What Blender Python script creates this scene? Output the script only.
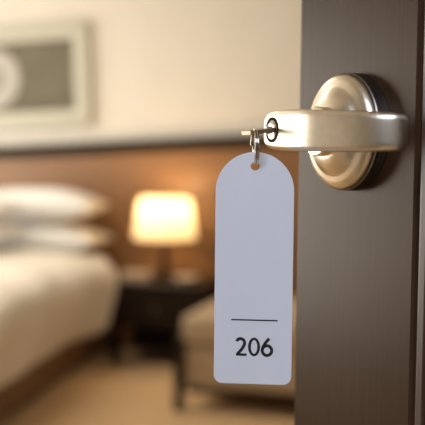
import bpy, bmesh, math, random
from mathutils import Vector, Matrix
from mathutils.geometry import tessellate_polygon
random.seed(7)
for o in list(bpy.data.objects): bpy.data.objects.remove(o)
scene = bpy.context.scene
C = scene.collection
R = math.radians

# ------------------------------------------------------------------ camera
CAM_H = 1.10
cd = bpy.data.cameras.new('camera'); cam = bpy.data.objects.new('camera', cd); C.objects.link(cam)
cd.sensor_width = 36.0; cd.sensor_fit = 'HORIZONTAL'; cd.lens = 900/425*36.0
cd.clip_start = 0.01
cam.matrix_world = (Matrix.Translation((0, 0, CAM_H)) @ Matrix.Rotation(R(90-3.34), 4, 'X')
                    @ Matrix.Rotation(R(0.65), 4, 'Z'))
cd.dof.use_dof = True; cd.dof.focus_distance = 0.499
cd.dof.aperture_fstop = 7.0
scene.camera = cam

# ------------------------------------------------------------------ room frame (the room is turned 16 degrees to the lens)
TH = R(16)
UX = Vector((math.cos(TH), -math.sin(TH), 0)); WX = Vector((math.sin(TH), math.cos(TH), 0))
def RM(u, w, z=0.0): return UX*u + WX*w + Vector((0, 0, z))
ROOM = Matrix.Rotation(-TH, 4, 'Z')
WALL_W = 4.95; LEFT_U = -4.6; RIGHT_U = 1.7; CEIL = 2.6

# ------------------------------------------------------------------ world, lights, exposure
w = bpy.data.worlds.new('world'); scene.world = w; w.use_nodes = True
w.node_tree.nodes['Background'].inputs[0].default_value = (0.80, 0.86, 1.0, 1)
w.node_tree.nodes['Background'].inputs[1].default_value = 0.08
def area(name, loc, target, sx, sy, power, col):
    l = bpy.data.lights.new(name, 'AREA'); l.shape = 'RECTANGLE'; l.size = sx; l.size_y = sy
    l.energy = power; l.color = col
    o = bpy.data.objects.new(name, l); C.objects.link(o); o.location = loc
    o.rotation_euler = (Vector(target)-Vector(loc)).to_track_quat('-Z', 'Y').to_euler()
    return o
# daylight arriving through the window in the left wall
area('window_daylight', RM(LEFT_U-0.10, 2.75, 1.05), RM(0, 2.75, 1.05), 3.5, 1.9, 150, (1.0, 0.945, 0.86))
# the corridor's cool ceiling luminaire behind the open doorway
area('corridor_luminaire_light', RM(-0.35, -1.25, 2.40), RM(-0.15, 0.3, 1.0), 2.0, 0.9, 68, (0.77, 0.835, 1.0))
# unseen warm area light added under the ceiling to brighten wall and bed
area('ceiling_fill_light', RM(-2.6, 3.1, CEIL-0.03), RM(-2.6, 3.12, 0), 1.6, 1.0, 33, (1.0, 0.91, 0.78))
scene.view_settings.view_transform = 'Standard'; scene.view_settings.look = 'None'
scene.view_settings.gamma = 1.0; scene.view_settings.use_curve_mapping = False
scene.view_settings.exposure = 0.0

# ------------------------------------------------------------------ materials
def mat(name, col, rough=0.5, metal=0.0, noise=None, bump=None, spec=0.5, coat=0.0):
    """noise=(scale xyz, col2, detail) mixes a second colour; bump=(scale xyz, strength, distance)"""
    m = bpy.data.materials.new(name); m.use_nodes = True
    nt = m.node_tree; b = nt.nodes['Principled BSDF']
    b.inputs['Base Color'].default_value = (*col, 1); b.inputs['Roughness'].default_value = rough
    b.inputs['Metallic'].default_value = metal; b.inputs['Specular IOR Level'].default_value = spec
    b.inputs['Coat Weight'].default_value = coat
    if noise or bump:
        tc = nt.nodes.new('ShaderNodeTexCoord')
    def nz(sc, detail):
        mp = nt.nodes.new('ShaderNodeMapping'); mp.inputs['Scale'].default_value = sc
        nt.links.new(tc.outputs['Object'], mp.inputs['Vector'])
        n = nt.nodes.new('ShaderNodeTexNoise'); n.inputs['Scale'].default_value = 1.0
        n.inputs['Detail'].default_value = detail
        nt.links.new(mp.outputs['Vector'], n.inputs['Vector']); return n
    if noise:
        n = nz(noise[0], noise[2]); r = nt.nodes.new('ShaderNodeValToRGB')
        r.color_ramp.elements[0].position = 0.32; r.color_ramp.elements[1].position = 0.68
        r.color_ramp.elements[0].color = (*col, 1); r.color_ramp.elements[1].color = (*noise[1], 1)
        nt.links.new(n.outputs['Fac'], r.inputs['Fac']); nt.links.new(r.outputs['Color'], b.inputs['Base Color'])
    if bump:
        n = nz(bump[0], 3); bp = nt.nodes.new('ShaderNodeBump')
        bp.inputs['Strength'].default_value = bump[1]; bp.inputs['Distance'].default_value = bump[2]
        nt.links.new(n.outputs['Fac'], bp.inputs['Height']); nt.links.new(bp.outputs['Normal'], b.inputs['Normal'])
    return m
M = {}
M['door'] = mat('door_wood', (0.034, 0.0175, 0.009), 0.29, noise=((500, 500, 10), (0.044, 0.024, 0.013), 4),
                bump=((1400, 1400, 25), 0.05, 0.0003), spec=0.125)
M['door'].node_tree.nodes['Principled BSDF'].inputs['Specular Tint'].default_value = (1.0, 0.80, 0.60, 1)
M['moulding'] = mat('door_moulding_wood', (0.030, 0.012, 0.007), 0.35, noise=((700, 700, 12), (0.045, 0.019, 0.011), 4))
M['nickel'] = mat('satin_nickel', (0.70, 0.64, 0.53), 0.33, 1.0, noise=((260, 260, 260), (0.65, 0.59, 0.485), 3),
                  bump=((1500, 1500, 1500), 0.03, 0.0002))
M['polished'] = mat('polished_nickel', (0.86, 0.80, 0.70), 0.12, 1.0, bump=((120, 120, 120), 0.05, 0.0005))
M['rosebase'] = mat('dark_base_metal', (0.27, 0.25, 0.225), 0.40, 1.0, noise=((40, 40, 900), (0.11, 0.10, 0.09), 3))
M['black'] = mat('black_gap', (0.006, 0.006, 0.006), 0.7, spec=0.1, noise=((300, 300, 300), (0.012, 0.011, 0.010), 2))
M['key'] = mat('key_brass_nickel', (0.42, 0.34, 0.24), 0.42, 1.0, noise=((700, 700, 700), (0.24, 0.18, 0.12), 3))
M['ring'] = mat('ring_steel', (0.62, 0.58, 0.52), 0.20, 1.0, noise=((500, 500, 500), (0.50, 0.46, 0.41), 3))
M['tag'] = mat('tag_plastic', (0.695, 0.722, 0.785), 0.42, noise=((60, 60, 60), (0.71, 0.735, 0.795), 3),
               bump=((2500, 2500, 2500), 0.03, 0.0001))
M['ink'] = mat('black_ink', (0.012, 0.012, 0.014), 0.45, noise=((900, 900, 900), (0.018, 0.018, 0.021), 2))
M['wall'] = mat('cream_wall_paint', (0.655, 0.61, 0.535), 0.8, noise=((6, 6, 6), (0.675, 0.63, 0.555), 4), bump=((140, 140, 140), 0.1, 0.002))
M['ceiling'] = mat('ceiling_paint', (0.78, 0.75, 0.68), 0.85, noise=((5, 5, 5), (0.80, 0.77, 0.70), 3))
M['taupe'] = mat('taupe_corridor_paint', (0.27, 0.25, 0.21), 0.8, noise=((6, 6, 6), (0.29, 0.27, 0.23), 3))
M['panel'] = mat('warm_wood_panel', (0.205, 0.102, 0.040), 0.42, noise=((1.2, 1.2, 28), (0.250, 0.126, 0.052), 5), bump=((3, 3, 90), 0.08, 0.002))
M['cap'] = mat('dark_cap_wood', (0.012, 0.008, 0.005), 0.7, spec=0.1, noise=((3, 3, 60), (0.022, 0.014, 0.008), 4))
M['carpet'] = mat('tan_carpet', (0.57, 0.385, 0.205), 0.95, noise=((90, 90, 90), (0.65, 0.45, 0.25), 4), bump=((400, 400, 400), 0.5, 0.004))
M['frame'] = mat('pale_sage_frame', (0.42, 0.41, 0.33), 0.45, noise=((40, 40, 40), (0.46, 0.45, 0.36), 3))
M['frame_bead'] = mat('pale_frame_bead', (0.53, 0.51, 0.42), 0.45, noise=((40, 40, 40), (0.57, 0.55, 0.45), 3))
M['art'] = mat('olive_artwork', (0.085, 0.073, 0.042), 0.6, noise=((2.5, 2.5, 9), (0.145, 0.126, 0.080), 5))
M['art_ring'] = mat('pale_art_ring', (0.44, 0.42, 0.37), 0.6, noise=((18, 18, 18), (0.38, 0.36, 0.32), 4))
M['art_core'] = mat('grey_art_core', (0.24, 0.225, 0.19), 0.6, noise=((22, 22, 22), (0.29, 0.27, 0.23), 4))
M['linen'] = mat('white_linen', (0.90, 0.89, 0.87), 0.8, noise=((3, 3, 3), (0.92, 0.91, 0.89), 3), bump=((9, 9, 9), 0.35, 0.02))
M['duvet'] = mat('cream_duvet', (0.80, 0.75, 0.66), 0.8, noise=((4, 4, 4), (0.84, 0.79, 0.71), 3), bump=((7, 7, 7), 0.4, 0.03))
M['bedwood'] = mat('bed_wood', (0.16, 0.080, 0.035), 0.45, noise=((20, 2, 20), (0.21, 0.105, 0.048), 4))
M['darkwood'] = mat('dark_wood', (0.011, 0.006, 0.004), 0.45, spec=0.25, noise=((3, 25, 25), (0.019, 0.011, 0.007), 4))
M['knob'] = mat('bronze_knob', (0.22, 0.16, 0.10), 0.35, 1.0, noise=((80, 80, 80), (0.17, 0.12, 0.07), 3))
M['uphol'] = mat('beige_upholstery', (0.42, 0.315, 0.195), 0.85, noise=((120, 120, 120), (0.47, 0.355, 0.225), 4), bump=((500, 500, 500), 0.3, 0.002))
M['box'] = mat('pale_card', (0.46, 0.36, 0.27), 0.6, noise=((30, 30, 30), (0.50, 0.40, 0.30), 3))
M['ceramic'] = mat('pale_ceramic', (0.50, 0.42, 0.33), 0.3, noise=((30, 30, 30), (0.53, 0.45, 0.36), 3))
M['white_frame'] = mat('white_window_frame', (0.75, 0.74, 0.70), 0.5, noise=((10, 10, 10), (0.78, 0.77, 0.73), 3))
def shade_mat():
    m = bpy.data.materials.new('lamp_shade_fabric'); m.use_nodes = True; nt = m.node_tree
    nt.nodes.remove(nt.nodes['Principled BSDF'])
    out = nt.nodes['Material Output']
    tc = nt.nodes.new('ShaderNodeTexCoord'); n = nt.nodes.new('ShaderNodeTexNoise'); n.inputs['Scale'].default_value = 120
    nt.links.new(tc.outputs['Object'], n.inputs['Vector'])
    r = nt.nodes.new('ShaderNodeValToRGB')
    r.color_ramp.elements[0].color = (0.92, 0.80, 0.58, 1); r.color_ramp.elements[1].color = (0.95, 0.84, 0.63, 1)
    nt.links.new(n.outputs['Fac'], r.inputs['Fac'])
    d = nt.nodes.new('ShaderNodeBsdfDiffuse'); t = nt.nodes.new('ShaderNodeBsdfTranslucent')
    nt.links.new(r.outputs['Color'], d.inputs['Color']); nt.links.new(r.outputs['Color'], t.inputs['Color'])
    mx = nt.nodes.new('ShaderNodeMixShader'); mx.inputs[0].default_value = 0.55
    nt.links.new(d.outputs[0], mx.inputs[1]); nt.links.new(t.outputs[0], mx.inputs[2])
    nt.links.new(mx.outputs[0], out.inputs['Surface'])
    return m
M['shade'] = shade_mat()

# ------------------------------------------------------------------ helpers
def tag(o, label=None, cat=None, group=None, kind=None):
    if label: o['label'] = label
    if cat: o['category'] = cat
    if group: o['group'] = group
    if kind: o['kind'] = kind
    return o
def empty(name, mw):
    o = bpy.data.objects.new(name, None); C.objects.link(o); o.matrix_world = mw; o.empty_display_size = 0.05
    return o
def link(name, me, m, parent=None, mw=None, smooth=False, bevel=0.0, seg=2, subsurf=0):
    """local matrix mw relative to the parent"""
    me.materials.clear(); me.materials.append(m)
    if smooth:
        for p in me.polygons: p.use_smooth = True
    o = bpy.data.objects.new(name, me); C.objects.link(o)
    if parent: o.parent = parent
    if mw is not None: o.matrix_local = mw
    if bevel:
        b = o.modifiers.new('bevel', 'BEVEL'); b.width = bevel; b.segments = seg; b.limit_method = 'ANGLE'
    if subsurf:
        s = o.modifiers.new('sub', 'SUBSURF'); s.levels = subsurf; s.render_levels = subsurf
    return o
def me_from(name, vs, fs):
    me = bpy.data.meshes.new(name); me.from_pydata([tuple(v) for v in vs], [], fs); me.validate()
    bm = bmesh.new(); bm.from_mesh(me); bmesh.ops.recalc_face_normals(bm, faces=bm.faces); bm.to_mesh(me); bm.free()
    return me
def box_me(name, x0, x1, y0, y1, z0, z1):
    vs = [(x, y, z) for x in (x0, x1) for y in (y0, y1) for z in (z0, z1)]
    fs = [(0, 1, 3, 2), (4, 6, 7, 5), (0, 4, 5, 1), (2, 3, 7, 6), (0, 2, 6, 4), (1, 5, 7, 3)]
    return me_from(name, vs, fs)
def box(name, x0, x1, y0, y1, z0, z1, m, parent=None, mw=None, bevel=0.0, seg=2):
    return link(name, box_me(name, x0, x1, y0, y1, z0, z1), m, parent, mw, bevel=bevel, seg=seg)
def lathe_me(name, prof, n=48, axis='z', closed=False):
    """prof: [(radius, height)]; radius 0 makes a pole"""
    vs, fs, rings = [], [], []
    for r, h in prof:
        if r <= 1e-9:
            rings.append([len(vs)]); vs.append((0, 0, h))
        else:
            rings.append(list(range(len(vs), len(vs)+n)))
            vs += [(r*math.cos(2*math.pi*k/n), r*math.sin(2*math.pi*k/n), h) for k in range(n)]
    pairs = list(zip(rings, rings[1:]))
    if closed: pairs.append((rings[-1], rings[0]))
    for a, b in pairs:
        for k in range(n):
            k2 = (k+1) % n
            if len(a) == 1 and len(b) == 1: continue
            if len(a) == 1: fs.append((a[0], b[k], b[k2]))
            elif len(b) == 1: fs.append((a[k], a[k2], b[0]))
            else: fs.append((a[k], a[k2], b[k2], b[k]))
    return me_from(name, vs, fs)
def smooth_angle(o, deg=35):
    bm = bmesh.new(); bm.from_mesh(o.data)
    for f in bm.faces: f.smooth = True
    for e in bm.edges:
        e.smooth = len(e.link_faces) != 2 or e.calc_face_angle(0) < R(deg)
    bm.to_mesh(o.data); bm.free(); return o
def plate_me(name, loops, thick):
    """flat plate in the local xz plane, outline + holes, extruded along y (0..thick)"""
    pts = [[Vector((x, z, 0)) for x, z in lp] for lp in loops]
    tris = tessellate_polygon(pts)
    flat = [p for lp in loops for p in lp]; n = len(flat)
    vs = [(x, 0, z) for x, z in flat]+[(x, thick, z) for x, z in flat]
    fs = [tuple(t) for t in tris]+[tuple(i+n for i in reversed(t)) for t in tris]
    st = 0
    for lp in loops:
        k = len(lp)
        for i in range(k):
            a, b = st+i, st+(i+1) % k
            fs.append((a, b, b+n, a+n))
        st += k
    return me_from(name, vs, fs)
def tube_me(name, pts, rad, n=10, cyc=False):
    vs, fs = [], []; P = [Vector(p) for p in pts]; N = len(P); up = None
    for i in range(N):
        d = (P[(i+1) % N]-P[i-1]) if cyc else (P[min(i+1, N-1)]-P[max(i-1, 0)])
        d.normalize()
        if up is None: up = d.orthogonal().normalized()
        up = (up-d*up.dot(d)).normalized(); sd = d.cross(up)
        for k in range(n):
            a = 2*math.pi*k/n; vs.append(P[i]+up*math.cos(a)*rad+sd*math.sin(a)*rad)
    for i in range(N if cyc else N-1):
        j = (i+1) % N
        for k in range(n):
            k2 = (k+1) % n; fs.append((i*n+k, i*n+k2, j*n+k2, j*n+k))
    if not cyc:
        fs.append(tuple(range(n))); fs.append(tuple((N-1)*n+k for k in reversed(range(n))))
    return me_from(name, vs, fs)
def rrect(hx, hy, r, n=5):
    out = []
    for cx, cy, a0 in ((hx-r, hy-r, 0), (-hx+r, hy-r, 90), (-hx+r, -hy+r, 180), (hx-r, -hy+r, 270)):
        for k in range(n+1):
            a = R(a0+90*k/n); out.append((cx+r*math.cos(a), cy+r*math.sin(a)))
    return out
I4 = Matrix.Identity(4)
def T(x, y, z): return Matrix.Translation((x, y, z))

# ================================================================== the setting
def struct(name, me, m, mw=ROOM, bevel=0.0):
    o = link(name, me, m, None, None, bevel=bevel); o.matrix_world = mw; o['kind'] = 'structure'; return o
DOOR_W0 = -0.27        # room side of the door wall (room frame); the wall runs 0.15 m back from here
struct('floor', box_me('floor', LEFT_U-0.1, RIGHT_U+0.1, -2.2, WALL_W+0.1, -0.1, 0.0), M['carpet'])
struct('ceiling', box_me('ceiling', LEFT_U-0.1, RIGHT_U+0.1, -2.2, WALL_W+0.1, CEIL, CEIL+0.1), M['ceiling'])
struct('wall_back', box_me('wall_back', LEFT_U-0.1, RIGHT_U+0.1, WALL_W, WALL_W+0.1, 0, CEIL), M['wall'])
struct('wall_right', box_me('wall_right', RIGHT_U, RIGHT_U+0.1, -2.2, WALL_W, 0, CEIL), M['wall'])
# left wall with a window opening (w 1.0..4.5, z 0.10..2.00)
def left_wall():
    bm = bmesh.new()
    for (a, b, c, d) in ((-2.2, 1.0, 0, CEIL), (4.5, WALL_W, 0, CEIL), (1.0, 4.5, 0, 0.10), (1.0, 4.5, 2.0, CEIL)):
        g = bmesh.ops.create_cube(bm, size=1)['verts']
        bmesh.ops.scale(bm, vec=(0.1, b-a, d-c), verts=g)
        bmesh.ops.translate(bm, vec=(LEFT_U-0.05, (a+b)/2, (c+d)/2), verts=g)
    me = bpy.data.meshes.new('wall_left'); bm.to_mesh(me); bm.free(); return me
struct('wall_left', left_wall(), M['wall'])
win = empty('window_1', ROOM @ T(LEFT_U-0.04, 2.75, 0.10)); win['kind'] = 'structure'
for n_, a in (('window_frame', (-0.03, 0.03, -1.75, -1.69, 0, 1.9)), ('window_frame', (-0.03, 0.03, 1.69, 1.75, 0, 1.9)),
              ('window_frame', (-0.03, 0.03, -1.69, 1.69, 0, 0.06)), ('window_frame', (-0.03, 0.03, -1.69, 1.69, 1.84, 1.9)),
              ('mullion', (-0.02, 0.02, -0.6, -0.56, 0.06, 1.84)), ('mullion', (-0.02, 0.02, 0.56, 0.6, 0.06, 1.84)),
              ('window_sill', (-0.05, 0.16, -1.8, 1.8, -0.03, 0.0))):
    box(n_, *a, M['white_frame'], win, bevel=0.004)
# door wall with the doorway (the leaf hangs on the right jamb)
HINGE_U = 0.49; JAMB_U = -0.43
def door_wall():
    bm = bmesh.new()
    for (a, b, c, d) in ((LEFT_U, JAMB_U-0.02, 0, CEIL), (HINGE_U+0.02, RIGHT_U, 0, CEIL), (JAMB_U-0.02, HINGE_U+0.02, 2.12, CEIL)):
        g = bmesh.ops.create_cube(bm, size=1)['verts']
        bmesh.ops.scale(bm, vec=(b-a, 0.15, d-c), verts=g)
        bmesh.ops.translate(bm, vec=((a+b)/2, DOOR_W0-0.135, (c+d)/2), verts=g)
    me = bpy.data.meshes.new('wall_front'); bm.to_mesh(me); bm.free(); return me
struct('wall_front', door_wall(), M['taupe'])
struct('wall_corridor', box_me('wall_corridor', LEFT_U-0.1, RIGHT_U+0.1, -2.3, -2.2, 0, CEIL), M['taupe'])
# warm wood panelling on the lower back wall; its upper edge climbs gently to the right
SL = math.tan(R(2.85))
def zc(u): return 1.186+(u+2.094)*SL
u0, u1 = LEFT_U, RIGHT_U
me = me_from('trim_1', [(u, w_, z) for u in (u0, u1) for w_ in (WALL_W-0.03, WALL_W) for z in (0.0, zc(u))],
             [(0, 1, 3, 2), (4, 6, 7, 5), (0, 4, 5, 1), (2, 3, 7, 6), (0, 2, 6, 4), (1, 5, 7, 3)])
struct('trim_1', me, M['panel'])
me = me_from('trim_2', [(u, w_, zc(u)+dz) for u in (u0, u1) for w_ in (WALL_W-0.05, WALL_W) for dz in (-0.060, 0.014)],
             [(0, 1, 3, 2), (4, 6, 7, 5), (0, 4, 5, 1), (2, 3, 7, 6), (0, 2, 6, 4), (1, 5, 7, 3)])
struct('trim_2', me, M['cap'], bevel=0.004)

# ================================================================== door leaf
# door frame: origin = centre of the rose on the door face; x = towards the hinge (t), y = into the leaf (-n), z = up
AL = R(64)
tv = Vector((math.cos(AL), -math.sin(AL), 0)); nv = Vector((-math.sin(AL), -math.cos(AL), 0))
KEY_Z = 1.1171
K = Vector((0.03267, 0.504, KEY_Z))                 # keyhole on the lever's outer face
HUB = 0.0555
B = K - nv*HUB
DOOR = Matrix(((tv.x, -nv.x, 0, B.x), (tv.y, -nv.y, 0, B.y), (0, 0, 1, B.z), (0, 0, 0, 1)))
door = empty('door_1', DOOR @ T(0, 0, -KEY_Z+0.005)); door['kind'] = 'structure'
tag(door, 'dark grey-brown wooden room door standing open with lever handle')
def dz(m): return m            # door-frame local -> child of the empty at floor level
OFF = T(0, 0, KEY_Z-0.005)
D_L, D_R, TOP = -0.0645, 0.832, 2.08-KEY_Z+0.005
BOT = -KEY_Z+0.012
STILE = 0.0592
box('stile', D_L, STILE, 0, 0.044, BOT, TOP, M['door'], door, OFF, bevel=0.004, seg=3)
box('stile', D_R-0.115, D_R, 0, 0.044, BOT, TOP, M['door'], door, OFF, bevel=0.0015)
box('rail', STILE, D_R-0.115, 0, 0.044, TOP-0.14, TOP, M['door'], door, OFF, bevel=0.0015)
box('rail', STILE, D_R-0.115, 0, 0.044, BOT, BOT+0.20, M['door'], door, OFF, bevel=0.0015)
box('door_panel', STILE, D_R-0.115, 0.010, 0.034, BOT+0.2, TOP-0.14, M['moulding'], door, OFF)
pz0, pz1, px0, px1 = BOT+0.2, TOP-0.14, STILE, D_R-0.115
for a in ((px0+0.003, px0+0.011, pz0, pz1), (px1-0.011, px1-0.003, pz0, pz1)):
    box('panel_moulding', a[0], a[1], -0.002, 0.010, a[2], a[3], M['moulding'], door, OFF, bevel=0.002, seg=3)
for a in ((px0+0.011, px1-0.011, pz0, pz0+0.008), (px0+0.011, px1-0.011, pz1-0.008, pz1)):
    box('panel_moulding', a[0], a[1], -0.002, 0.010, a[2], a[3], M['moulding'], door, OFF, bevel=0.002, seg=3)

# ---- lever handle (a part of the door; its pieces are sub-parts)
def lever_me():
    # (s along door, outer face offset out from the key face, thickness, half height, corner radius)
    sec = [(-0.0128, -0.0050, 0.006, 0.0042, 0.0020), (-0.0122, -0.0022, 0.0115, 0.0068, 0.0036), (-0.0106, -0.0004, 0.0155, 0.0090, 0.0044),
           (-0.0078, 0.0, 0.017, 0.0105, 0.0038), (0.004, 0.0, 0.0175, 0.0115, 0.0036), (0.018, 0.0, 0.0175, 0.0114, 0.0034),
           (0.030, 0.0001, 0.017, 0.0112, 0.0034), (0.036, -0.0002, 0.0165, 0.0110, 0.0034), (0.042, -0.0012, 0.016, 0.0109, 0.0034),
           (0.052, -0.0034, 0.0155, 0.0106, 0.0032), (0.064, -0.0062, 0.015, 0.0103, 0.0032), (0.073, -0.0090, 0.0140, 0.0100, 0.0034),
           (0.0800, -0.0130, 0.0120, 0.0097, 0.0040), (0.0848, -0.0180, 0.0090, 0.0092, 0.0036), (0.0868, -0.0225, 0.005, 0.0080, 0.0022)]
    droop = math.tan(R(1.7)); vs, fs = [], []
    n = 4*5
    for s, o, th, hh, cr in sec:
        for a, b in rrect(th/2, hh, cr, 4):
            vs.append((s, -(o-th/2+a), b-max(s, 0)*droop))
    for i in range(len(sec)-1):
        for k in range(n):
            k2 = (k+1) % n; fs.append((i*n+k, i*n+k2, (i+1)*n+k2, (i+1)*n+k))
    fs.append(tuple(range(n))); fs.append(tuple((len(sec)-1)*n+k for k in reversed(range(n))))
    return me_from('door_handle', vs, fs)
KEYF = T(0, -HUB, 0)
handle = link('door_handle', lever_me(), M['nickel'], door, OFF @ KEYF, smooth=True, subsurf=2)
tag(handle, 'satin nickel lever handle on a round rose')
RY = Matrix.Rotation(R(90), 4, 'X')          # lathe axis z -> -y (out of the door)
ROSE = T(0, HUB, 0) @ RY
o = link('rose_base', lathe_me('rose_base', [(0, 0.0), (0.0342, 0.0), (0.0342, 0.0076), (0.0336, 0.0084), (0, 0.0084)], 72), M['rosebase'], handle, ROSE)
smooth_angle(o); o['label'] = 'dark base ring behind the nickel rose'
o = link('rose', lathe_me('rose', [(0, 0.0080), (0.0326, 0.0080), (0.0335, 0.0086), (0.0335, 0.0095), (0.0328, 0.0114), (0.0311, 0.0130), (0.0287, 0.0140),
                                   (0.0264, 0.0145), (0.0252, 0.0150), (0.0236, 0.0166), (0.0206, 0.0188), (0.0172, 0.0204), (0.0140, 0.0212), (0, 0.0215)], 72), M['nickel'], handle, ROSE, smooth=True)
o['label'] = 'round domed satin nickel rose'
o = link('collar', lathe_me('collar', [(0, 0.0208), (0.0138, 0.0208), (0.0143, 0.0215), (0.0143, 0.0262), (0.0134, 0.0274), (0.0105, 0.0278), (0.0098, 0.030), (0.0098, HUB-0.012), (0, HUB-0.012)], 48), M['polished'], handle, ROSE)
smooth_angle(o)
CYL = RY
o = link('cylinder_ring', lathe_me('cylinder_ring', [(0.0053, -0.004), (0.0071, -0.004), (0.0071, 0.00022), (0.0068, 0.0003), (0.0055, 0.0003), (0.0053, 0.0002)], 48, closed=True), M['black'], handle, CYL)
smooth_angle(o); o['label'] = 'black ring around the key cylinder'
o = link('lock_cylinder', lathe_me('lock_cylinder', [(0, -0.004), (0.0054, -0.004), (0.0054, 0.00005), (0.0051, 0.0002), (0, 0.0002)], 48), M['polished'], handle, CYL)
smooth_angle(o)
o = box('keyway', -0.0044, 0.0044, -0.00035, 0.002, -0.0013, 0.0013, M['black'], handle)

# ================================================================== key, split ring, tag
# key frame: x = t (towards hinge/camera side), y = -n (into the lock), z up, origin at the keyhole
KM = DOOR @ KEYF
key = empty('key', KM)
tag(key, 'small brassy flat key pushed into the lever lock, seen edge-on', 'key')
bow_c = 0.0115
bow = [(x+0.0015, y) for x, y in rrect(0.0072, 0.0058, 0.0026, 5)]
hole = [(-0.0010+0.0026*math.cos(2*math.pi*k/20), 0.0005+0.0026*math.sin(2*math.pi*k/20)) for k in range(20)]
FLAT = Matrix(((1, 0, 0, 0), (0, 0, 1, -bow_c), (0, -1, 0, 0.0011), (0, 0, 0, 1)))   # plate xz -> horizontal; extrude -z
TILT = Matrix.Rotation(R(7), 4, 'X')
link('bow', plate_me('bow', [bow, hole], 0.0022), M['key'], key, TILT @ FLAT, bevel=0.0003)
link('shoulder', box_me('shoulder', -0.0042, 0.0042, -0.0058, -0.0010, -0.0013, 0.0013), M['key'], key, TILT, bevel=0.0004)
link('blade', box_me('blade', -0.0036, 0.0036, -0.0045, 0.012, -0.0009, 0.0009), M['key'], key, I4, bevel=0.0003)
link('cut_bit', box_me('cut_bit', -0.0040, -0.0012, -0.0022, -0.0006, -0.0024, 0.0022), M['key'], key, I4, bevel=0.0003)
# ring
HOLE = KM @ Vector((-0.0010, -bow_c+0.0005, 0))
RR = 0.0094
rc = Vector((HOLE.x+0.0008, HOLE.y-0.0048, 1.0969+0.0024+RR-0.0010))
pts = []
for k in range(97):
    a = 4*math.pi*k/96
    pts.append((0.0013*(k/96-0.5)*1.9, RR*math.cos(a), RR*math.sin(a)))
RING = Matrix.Translation(rc) @ Matrix.Rotation(R(3.5), 4, 'Z')
ring = link('key_ring', tube_me('key_ring', pts, 0.00068, 10), M['ring'], None, None, smooth=True); ring.matrix_world = RING
tag(ring, 'small steel split ring joining the key to the white tag', 'key ring')
# tag: local x right, z up, y away from the camera; origin at the hole
ww, top, bot = 0.0432/2, 0.0077, -0.1212
HR = 0.0024
out = []
for k in range(41):
    a = math.pi*k/40; out.append((ww*math.cos(a), top-ww+ww*math.sin(a)))
rb = 0.0048
for k in range(9):
    a = R(180+90*k/8); out.append((-ww+rb+rb*math.cos(a), bot+rb+rb*math.sin(a)))
for k in range(9):
    a = R(270+90*k/8); out.append((ww-rb+rb*math.cos(a), bot+rb+rb*math.sin(a)))
hl = [(HR*math.cos(2*math.pi*k/32), HR*math.sin(2*math.pi*k/32)) for k in range(32)]
TAGM = Matrix.Translation((rc.x, rc.y, 1.0969)) @ Matrix.Rotation(R(-5), 4, 'Z') @ Matrix.Rotation(R(-0.05), 4, 'Y')
tg = empty('key_tag', TAGM)
tag(tg, 'long white plastic key tag printed 206, hanging from the ring', 'key tag')
link('tag_body', plate_me('tag_body', [out, hl], 0.0009), M['tag'], tg, T(0, -0.00045, 0), bevel=0.0002)
def stroke_me(name, P, wd, th=0.00008, cyc=False):
    """flat pen stroke of width wd along the 2D points P, as a thin plate of ink"""
    N = len(P); vs = []; fs = []
    for i in range(N):
        a = Vector(P[i-1] if (cyc or i > 0) else P[i]); b = Vector(P[(i+1) % N] if (cyc or i < N-1) else P[i])
        d = (b-a).normalized(); nn = Vector((-d.y, d.x)); p = Vector(P[i]); h = wd[i]/2 if isinstance(wd, list) else wd/2
        for y in (0, th):
            for sgn in (-1, 1):
                q = p+nn*sgn*h; vs.append((q.x, y, q.y))
    for i in range(N if cyc else N-1):
        a, b = 4*i, 4*((i+1) % N)
        fs += [(a, a+1, b+1, b), (a+2, b+2, b+3, a+3), (a, b, b+2, a+2), (a+1, a+3, b+3, b+1)]
    if not cyc: fs += [(0, 2, 3, 1), (4*N-4, 4*N-3, 4*N-1, 4*N-2)]
    return me_from(name, vs, fs)
INK_D = T(0.0004, -0.00045-0.00009, 0)
INK = T(0, -0.00045-0.00009, 0)
h_, y0 = 0.0104, -0.1055
link('printed_line', stroke_me('printed_line', [(-0.0121, -0.0853), (0.0136, -0.0853)], 0.00078), M['ink'], tg, INK)['label'] = 'thin black printed line'
SW = 0.00172
def ell(cx, cy, rx, ry, a0, a1, n=24): return [(cx+rx*math.cos(R(a0+(a1-a0)*k/n)), cy+ry*math.sin(R(a0+(a1-a0)*k/n))) for k in range(n+1)]
def digit(P, w=SW, cyc=False):
    return stroke_me('printed_digit', P, w, cyc=cyc)
# 2
x2 = -0.0099
P2 = ell(x2+0.00265, y0+h_-0.0032, 0.0023, 0.00245, 158, -28, 20)
P2 += [(x2+0.0036, y0+0.0040), (x2+0.0022, y0+0.0023), (x2+0.0010, y0+0.0011)]
link('printed_digit', digit(P2), M['ink'], tg, INK_D)['label'] = 'printed digit 2'
link('printed_digit', stroke_me('printed_digit', [(x2+0.0002, y0+0.0007), (x2+0.0061, y0+0.0007)], 0.0014, 0.00009), M['ink'], tg, INK_D)['label'] = 'base bar of the printed digit 2'
# 0
P0 = ell(0.00035, y0+h_/2, 0.00255, h_/2-0.00065, 0, 360, 40)[:-1]
wd = [0.00165-0.00025*abs(math.sin(2*math.pi*k/40)) for k in range(40)]
link('printed_digit', digit(P0, wd, True), M['ink'], tg, INK_D)['label'] = 'printed digit 0'
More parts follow.
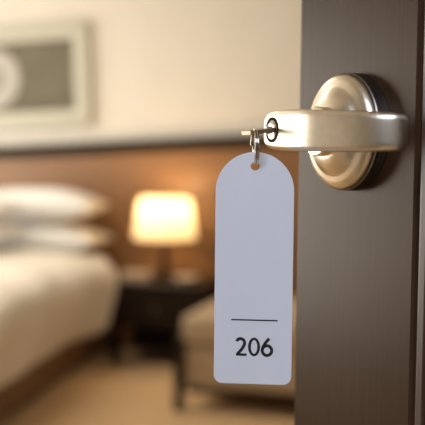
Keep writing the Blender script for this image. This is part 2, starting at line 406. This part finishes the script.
# 6: bowl and the sweeping upper stroke
x6 = 0.0043
P6 = ell(x6+0.0032, y0+0.00335, 0.00262, 0.00272, 0, 360, 36)[:-1]
link('printed_digit', digit(P6, SW, True), M['ink'], tg, INK_D)['label'] = 'bowl of the printed digit 6'
P6b = [(x6+0.00058, y0+0.0034), (x6+0.00075, y0+0.0045), (x6+0.0013, y0+0.0058), (x6+0.0022, y0+0.0074), (x6+0.0032, y0+0.0088), (x6+0.0044, y0+0.0101)]
link('printed_digit', stroke_me('printed_digit', P6b, SW, 0.00009), M['ink'], tg, INK_D)['label'] = 'upper stroke of the printed digit 6'

# ================================================================== furniture at the far side of the room
def at(u, w_, z=0.0, rz=0.0): return ROOM @ T(u, w_, z) @ Matrix.Rotation(R(rz), 4, 'Z')
BED_PIV = ROOM @ T(-1.96, 4.90, 0) @ Matrix.Rotation(R(7), 4, 'Z') @ T(1.96, -4.90, 0)
# ---- bed (x right, y to the headboard wall)
bed = empty('bed', BED_PIV @ T(-2.86, 3.78, 0))
tag(bed, 'wide hotel bed with a brown wooden base against the panelled wall', 'bed')
BX, BY = 0.85, 1.12
box('side_rail', BX-0.04, BX, -BY, BY, 0.04, 0.25, M['bedwood'], bed, bevel=0.006)
box('side_rail', -BX, -BX+0.04, -BY, BY, 0.04, 0.25, M['bedwood'], bed, bevel=0.006)
box('foot_rail', -BX+0.04, BX-0.04, -BY, -BY+0.04, 0.04, 0.25, M['bedwood'], bed, bevel=0.006)
for sx in (-1, 1):
    for sy in (-1, 1):
        box('leg', sx*(BX-0.12)-0.03, sx*(BX-0.12)+0.03, sy*(BY-0.12)-0.03, sy*(BY-0.12)+0.03, 0, 0.06, M['bedwood'], bed)
box('bed_base', -BX+0.04, BX-0.04, -BY+0.04, BY, 0.06, 0.27, M['bedwood'], bed)
box('mattress', -BX+0.01, BX-0.01, -BY+0.01, BY, 0.27, 0.54, M['linen'], bed, bevel=0.05, seg=4)
# duvet: a puffy sheet over the top that hangs down the sides
def duvet_me():
    vs, fs = [], []; rows = 26
    prof = []      # (x, z) across the bed
    e = BX+0.125
    left = [(-e+0.078, 0.19), (-e+0.055, 0.31), (-e+0.01, 0.46), (-e+0.045, 0.560), (-e+0.16, 0.596)]
    mid = [(-0.5, 0.604), (-0.25, 0.61), (0, 0.61), (0.25, 0.61), (0.5, 0.604)]
    prof = left+mid+[(-x, z) for x, z in reversed(left)]
    n = len(prof)
    for i in range(rows):
        y = -BY-0.05+(2*BY-0.50)*i/(rows-1)
        puff = 0.12*max(0, (i-19)/6.0)**1.5
        for k, (x, z) in enumerate(prof):
            wob = 0.010*math.sin(i*0.9+k*1.3)+0.008*math.sin(i*0.37+k*2.1)
            edge = 1 if (k < 4 or k > n-5) else 0.4
            sx = 1 if x > 0 else -1
            zz = z+(wob*0.8 if z > 0.5 else wob*0.3)+(puff*0.1 if z > 0.4 else 0)
            vs.append((x+sx*(wob*edge+puff*0.7*edge), y, max(zz, 0.18)))
    m = len(vs)
    for i in range(rows-1):
        for k in range(n-1):
            fs.append((i*n+k, i*n+k+1, (i+1)*n+k+1, (i+1)*n+k))
    return me_from('duvet', vs, fs)
dv = link('duvet', duvet_me(), M['duvet'], None, None, smooth=True); dv.matrix_world = BED_PIV @ T(-2.86, 3.78, 0)
sm = dv.modifiers.new('thick', 'SOLIDIFY'); sm.thickness = 0.03; sm.offset = -1
ss = dv.modifiers.new('sub', 'SUBSURF'); ss.levels = 1; ss.render_levels = 1
tag(dv, 'cream white duvet spread over the bed and hanging down its side', 'duvet')
def pillow_me(name, L, D, H_):
    """plump pillow: pinched corners, full middle"""
    n = 16; vs, fs = [], []
    idx = {}
    for side in (1, -1):
        for i in range(n+1):
            for j in range(n+1):
                a, b = -1+2*i/n, -1+2*j/n
                if side == -1 and (i in (0, n) or j in (0, n)):
                    idx[(side, i, j)] = idx[(1, i, j)]; continue
                pin = 1-0.07*(1-abs(a)**4)*abs(b)**3-0.0
                pin2 = 1-0.10*(1-abs(b)**4)*abs(a)**3
                hgt = (1-abs(a)**2.6)**0.75*(1-abs(b)**3)**0.5
                x, y = a*L/2*pin2, b*D/2*pin
                z = side*H_/2*hgt*(1+0.05*math.sin(3*a+2*b))
                idx[(side, i, j)] = len(vs); vs.append((x, y, z))
    for side in (1, -1):
        for i in range(n):
            for j in range(n):
                q = [idx[(side, i, j)], idx[(side, i+1, j)], idx[(side, i+1, j+1)], idx[(side, i, j+1)]]
                fs.append(tuple(q))
    return me_from(name, vs, fs)
pm = pillow_me('pillow', 0.86, 0.50, 0.20)
def pillow(u, w_, z, rx, rz, label, s=(1, 1, 1)):
    o = link('pillow', pm, M['linen'], None, None, smooth=True)
    o.matrix_world = BED_PIV @ T(u, w_, z) @ Matrix.Rotation(R(rz), 4, 'Z') @ Matrix.Rotation(R(rx), 4, 'X') @ Matrix.Diagonal((*s, 1))
    sb = o.modifiers.new('sub', 'SUBSURF'); sb.levels = 1; sb.render_levels = 1
    tag(o, label, 'pillow', 'white pillows stacked at the head of the bed'); return o
pillow(-2.405, 4.64, 0.645, 0, 0, 'lower back white pillow lying flat on the bed, nearest the lamp', (1.03, 0.94, 0.88))
pillow(-2.425, 4.64, 0.832, 0, 1, 'upper back white pillow on top of the stack, nearest the lamp', (1.03, 0.94, 0.95))
pillow(-2.73, 4.17, 0.715, 0, -1, 'lower front white pillow resting on the duvet edge', (1, 0.84, 0.65))
pillow(-2.735, 4.17, 0.851, 0, 0, 'upper front white pillow on the second stack', (1, 0.84, 0.64))

# ---- nightstand
ns = empty('nightstand', at(-1.585, 4.66))
tag(ns, 'dark wooden nightstand between the bed and the beige ottoman', 'nightstand')
NX, NY = 0.275, 0.22
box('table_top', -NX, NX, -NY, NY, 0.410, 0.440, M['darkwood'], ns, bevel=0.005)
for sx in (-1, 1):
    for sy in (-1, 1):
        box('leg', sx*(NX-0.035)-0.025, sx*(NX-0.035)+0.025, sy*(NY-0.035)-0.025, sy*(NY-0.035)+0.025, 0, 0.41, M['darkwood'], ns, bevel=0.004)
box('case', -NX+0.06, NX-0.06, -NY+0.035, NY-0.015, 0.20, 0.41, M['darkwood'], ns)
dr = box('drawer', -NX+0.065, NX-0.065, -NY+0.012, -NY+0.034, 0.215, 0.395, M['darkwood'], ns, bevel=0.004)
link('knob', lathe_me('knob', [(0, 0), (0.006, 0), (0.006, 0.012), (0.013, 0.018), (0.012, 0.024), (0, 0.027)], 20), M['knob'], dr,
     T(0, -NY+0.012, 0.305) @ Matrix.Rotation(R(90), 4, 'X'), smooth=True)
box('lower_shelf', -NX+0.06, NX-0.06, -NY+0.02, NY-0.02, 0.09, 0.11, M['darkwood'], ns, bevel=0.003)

# ---- table lamp
lp = empty('table_lamp', at(-1.607, 4.66, 0.4403))
tag(lp, 'glowing table lamp with a tapered cream shade on the nightstand', 'lamp')
o = link('lamp_base', lathe_me('lamp_base', [(0, 0), (0.062, 0), (0.064, 0.006), (0.060, 0.016), (0.025, 0.026), (0.018, 0.034), (0, 0.034)], 40), M['darkwood'], lp); smooth_angle(o)
o = link('stem', lathe_me('stem', [(0, 0.030), (0.018, 0.030), (0.022, 0.06), (0.024, 0.10), (0.020, 0.16), (0.014, 0.20), (0.012, 0.26), (0, 0.26)], 28), M['darkwood'], lp, smooth=True)
sp = [(0.172, 0.228), (0.171, 0.236), (0.158, 0.330), (0.145, 0.420), (0.139, 0.438), (0.125, 0.448)]
o = link('lamp_shade', lathe_me('lamp_shade', sp, 56), M['shade'], lp, smooth=True)
o['label'] = 'glowing cream tapered drum shade'
blb = link('bulb', lathe_me('bulb', [(0, 0.26), (0.013, 0.26), (0.014, 0.285), (0.028, 0.315), (0.030, 0.335), (0.022, 0.358), (0, 0.368)], 24), M['ceramic'], lp, smooth=True)
def bulb_mat():
    m = bpy.data.materials.new('lit_bulb'); m.use_nodes = True; b = m.node_tree.nodes['Principled BSDF']
    b.inputs['Emission Color'].default_value = (1.0, 0.70, 0.36, 1); b.inputs['Emission Strength'].default_value = 6
    return m
blb.data.materials[0] = bulb_mat()
pl = bpy.data.lights.new('lamp_bulb_light', 'POINT'); pl.energy = 6.4; pl.color = (1.0, 0.70, 0.39); pl.shadow_soft_size = 0.04
po = bpy.data.objects.new('lamp_bulb_light', pl); C.objects.link(po); po.parent = lp; po.location = (0, 0, 0.41)

# ---- small things beside the lamp
bx = empty('card_box', at(-1.735, 4.56, 0.4403, 8))
tag(bx, 'low pale box on the nightstand left of the lamp', 'box')
box('box_body', -0.075, 0.075, -0.05, 0.05, 0, 0.030, M['box'], bx, bevel=0.004)
box('lid', -0.078, 0.078, -0.053, 0.053, 0.0302, 0.045, M['box'], bx, bevel=0.004)
dsh = link('dish', lathe_me('dish', [(0, 0), (0.035, 0), (0.037, 0.006), (0.062, 0.030), (0.066, 0.036), (0.062, 0.036), (0.040, 0.012), (0, 0.009)], 40), M['ceramic'], None, None, smooth=True)
dsh.matrix_world = at(-1.455, 4.56, 0.4403); tag(dsh, 'small pale dish on the nightstand right of the lamp', 'dish')

# ---- upholstered ottoman
ot = empty('ottoman', at(-0.765, 4.06))
tag(ot, 'beige upholstered low seat on dark wooden legs before the nightstand', 'ottoman')
OX, OY = 0.435, 0.36
box('cushion', -OX, OX, -OY, OY, 0.292, 0.425, M['uphol'], ot, bevel=0.03, seg=4)
box('upholstered_body', -OX+0.012, OX-0.012, -OY+0.012, OY-0.012, 0.110, 0.290, M['uphol'], ot, bevel=0.012, seg=3)
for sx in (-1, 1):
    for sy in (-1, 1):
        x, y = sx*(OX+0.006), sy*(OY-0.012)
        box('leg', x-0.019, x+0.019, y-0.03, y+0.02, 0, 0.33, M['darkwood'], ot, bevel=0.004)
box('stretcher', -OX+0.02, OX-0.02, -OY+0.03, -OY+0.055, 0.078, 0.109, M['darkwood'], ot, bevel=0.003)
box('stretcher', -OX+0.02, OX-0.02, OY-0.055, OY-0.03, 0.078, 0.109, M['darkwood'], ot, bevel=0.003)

# ---- framed picture on the back wall
pf = empty('framed_picture', at(-2.78, WALL_W-0.002, 1.577) @ Matrix.Rotation(R(-2.6), 4, 'Y'))
tag(pf, 'pale framed picture with a pale ring on olive ground above the bed', 'picture')
FW, FH = 0.608, 0.310
def bar4(name, x, z, bw, y0_, y1_, m, bev):
    box(name, -x, x, y0_, y1_, z-bw, z, m, pf, bevel=bev)
    box(name, -x, x, y0_, y1_, -z, -z+bw, m, pf, bevel=bev)
    box(name, -x, -x+bw, y0_, y1_, -z+bw, z-bw, m, pf, bevel=bev)
    box(name, x-bw, x, y0_, y1_, -z+bw, z-bw, m, pf, bevel=bev)
bar4('frame_bar', FW, FH, 0.055, -0.045, 0, M['frame'], 0.008)
bar4('frame_slip', FW-0.055, FH-0.055, 0.042, -0.030, 0, M['frame_bead'], 0.006)
box('artwork', -FW+0.097, FW-0.097, -0.012, 0, -FH+0.097, FH-0.097, M['art'], pf)
def ann(r0, r1):
    return lathe_me('art_ring', [(r0, 0), (r1, 0), (r1, 0.004), (r0, 0.004)], 48, closed=True)
AR = T(-0.035, -0.0122, 0.0) @ Matrix.Rotation(R(90), 4, 'X')
link('art_ring', ann(0.085, 0.178), M['art_ring'], pf, AR)['label'] = 'pale ring motif'
link('art_core', lathe_me('art_core', [(0, 0), (0.085, 0), (0.085, 0.003), (0, 0.003)], 40), M['art_core'], pf, AR)['label'] = 'grey centre of the ring motif'
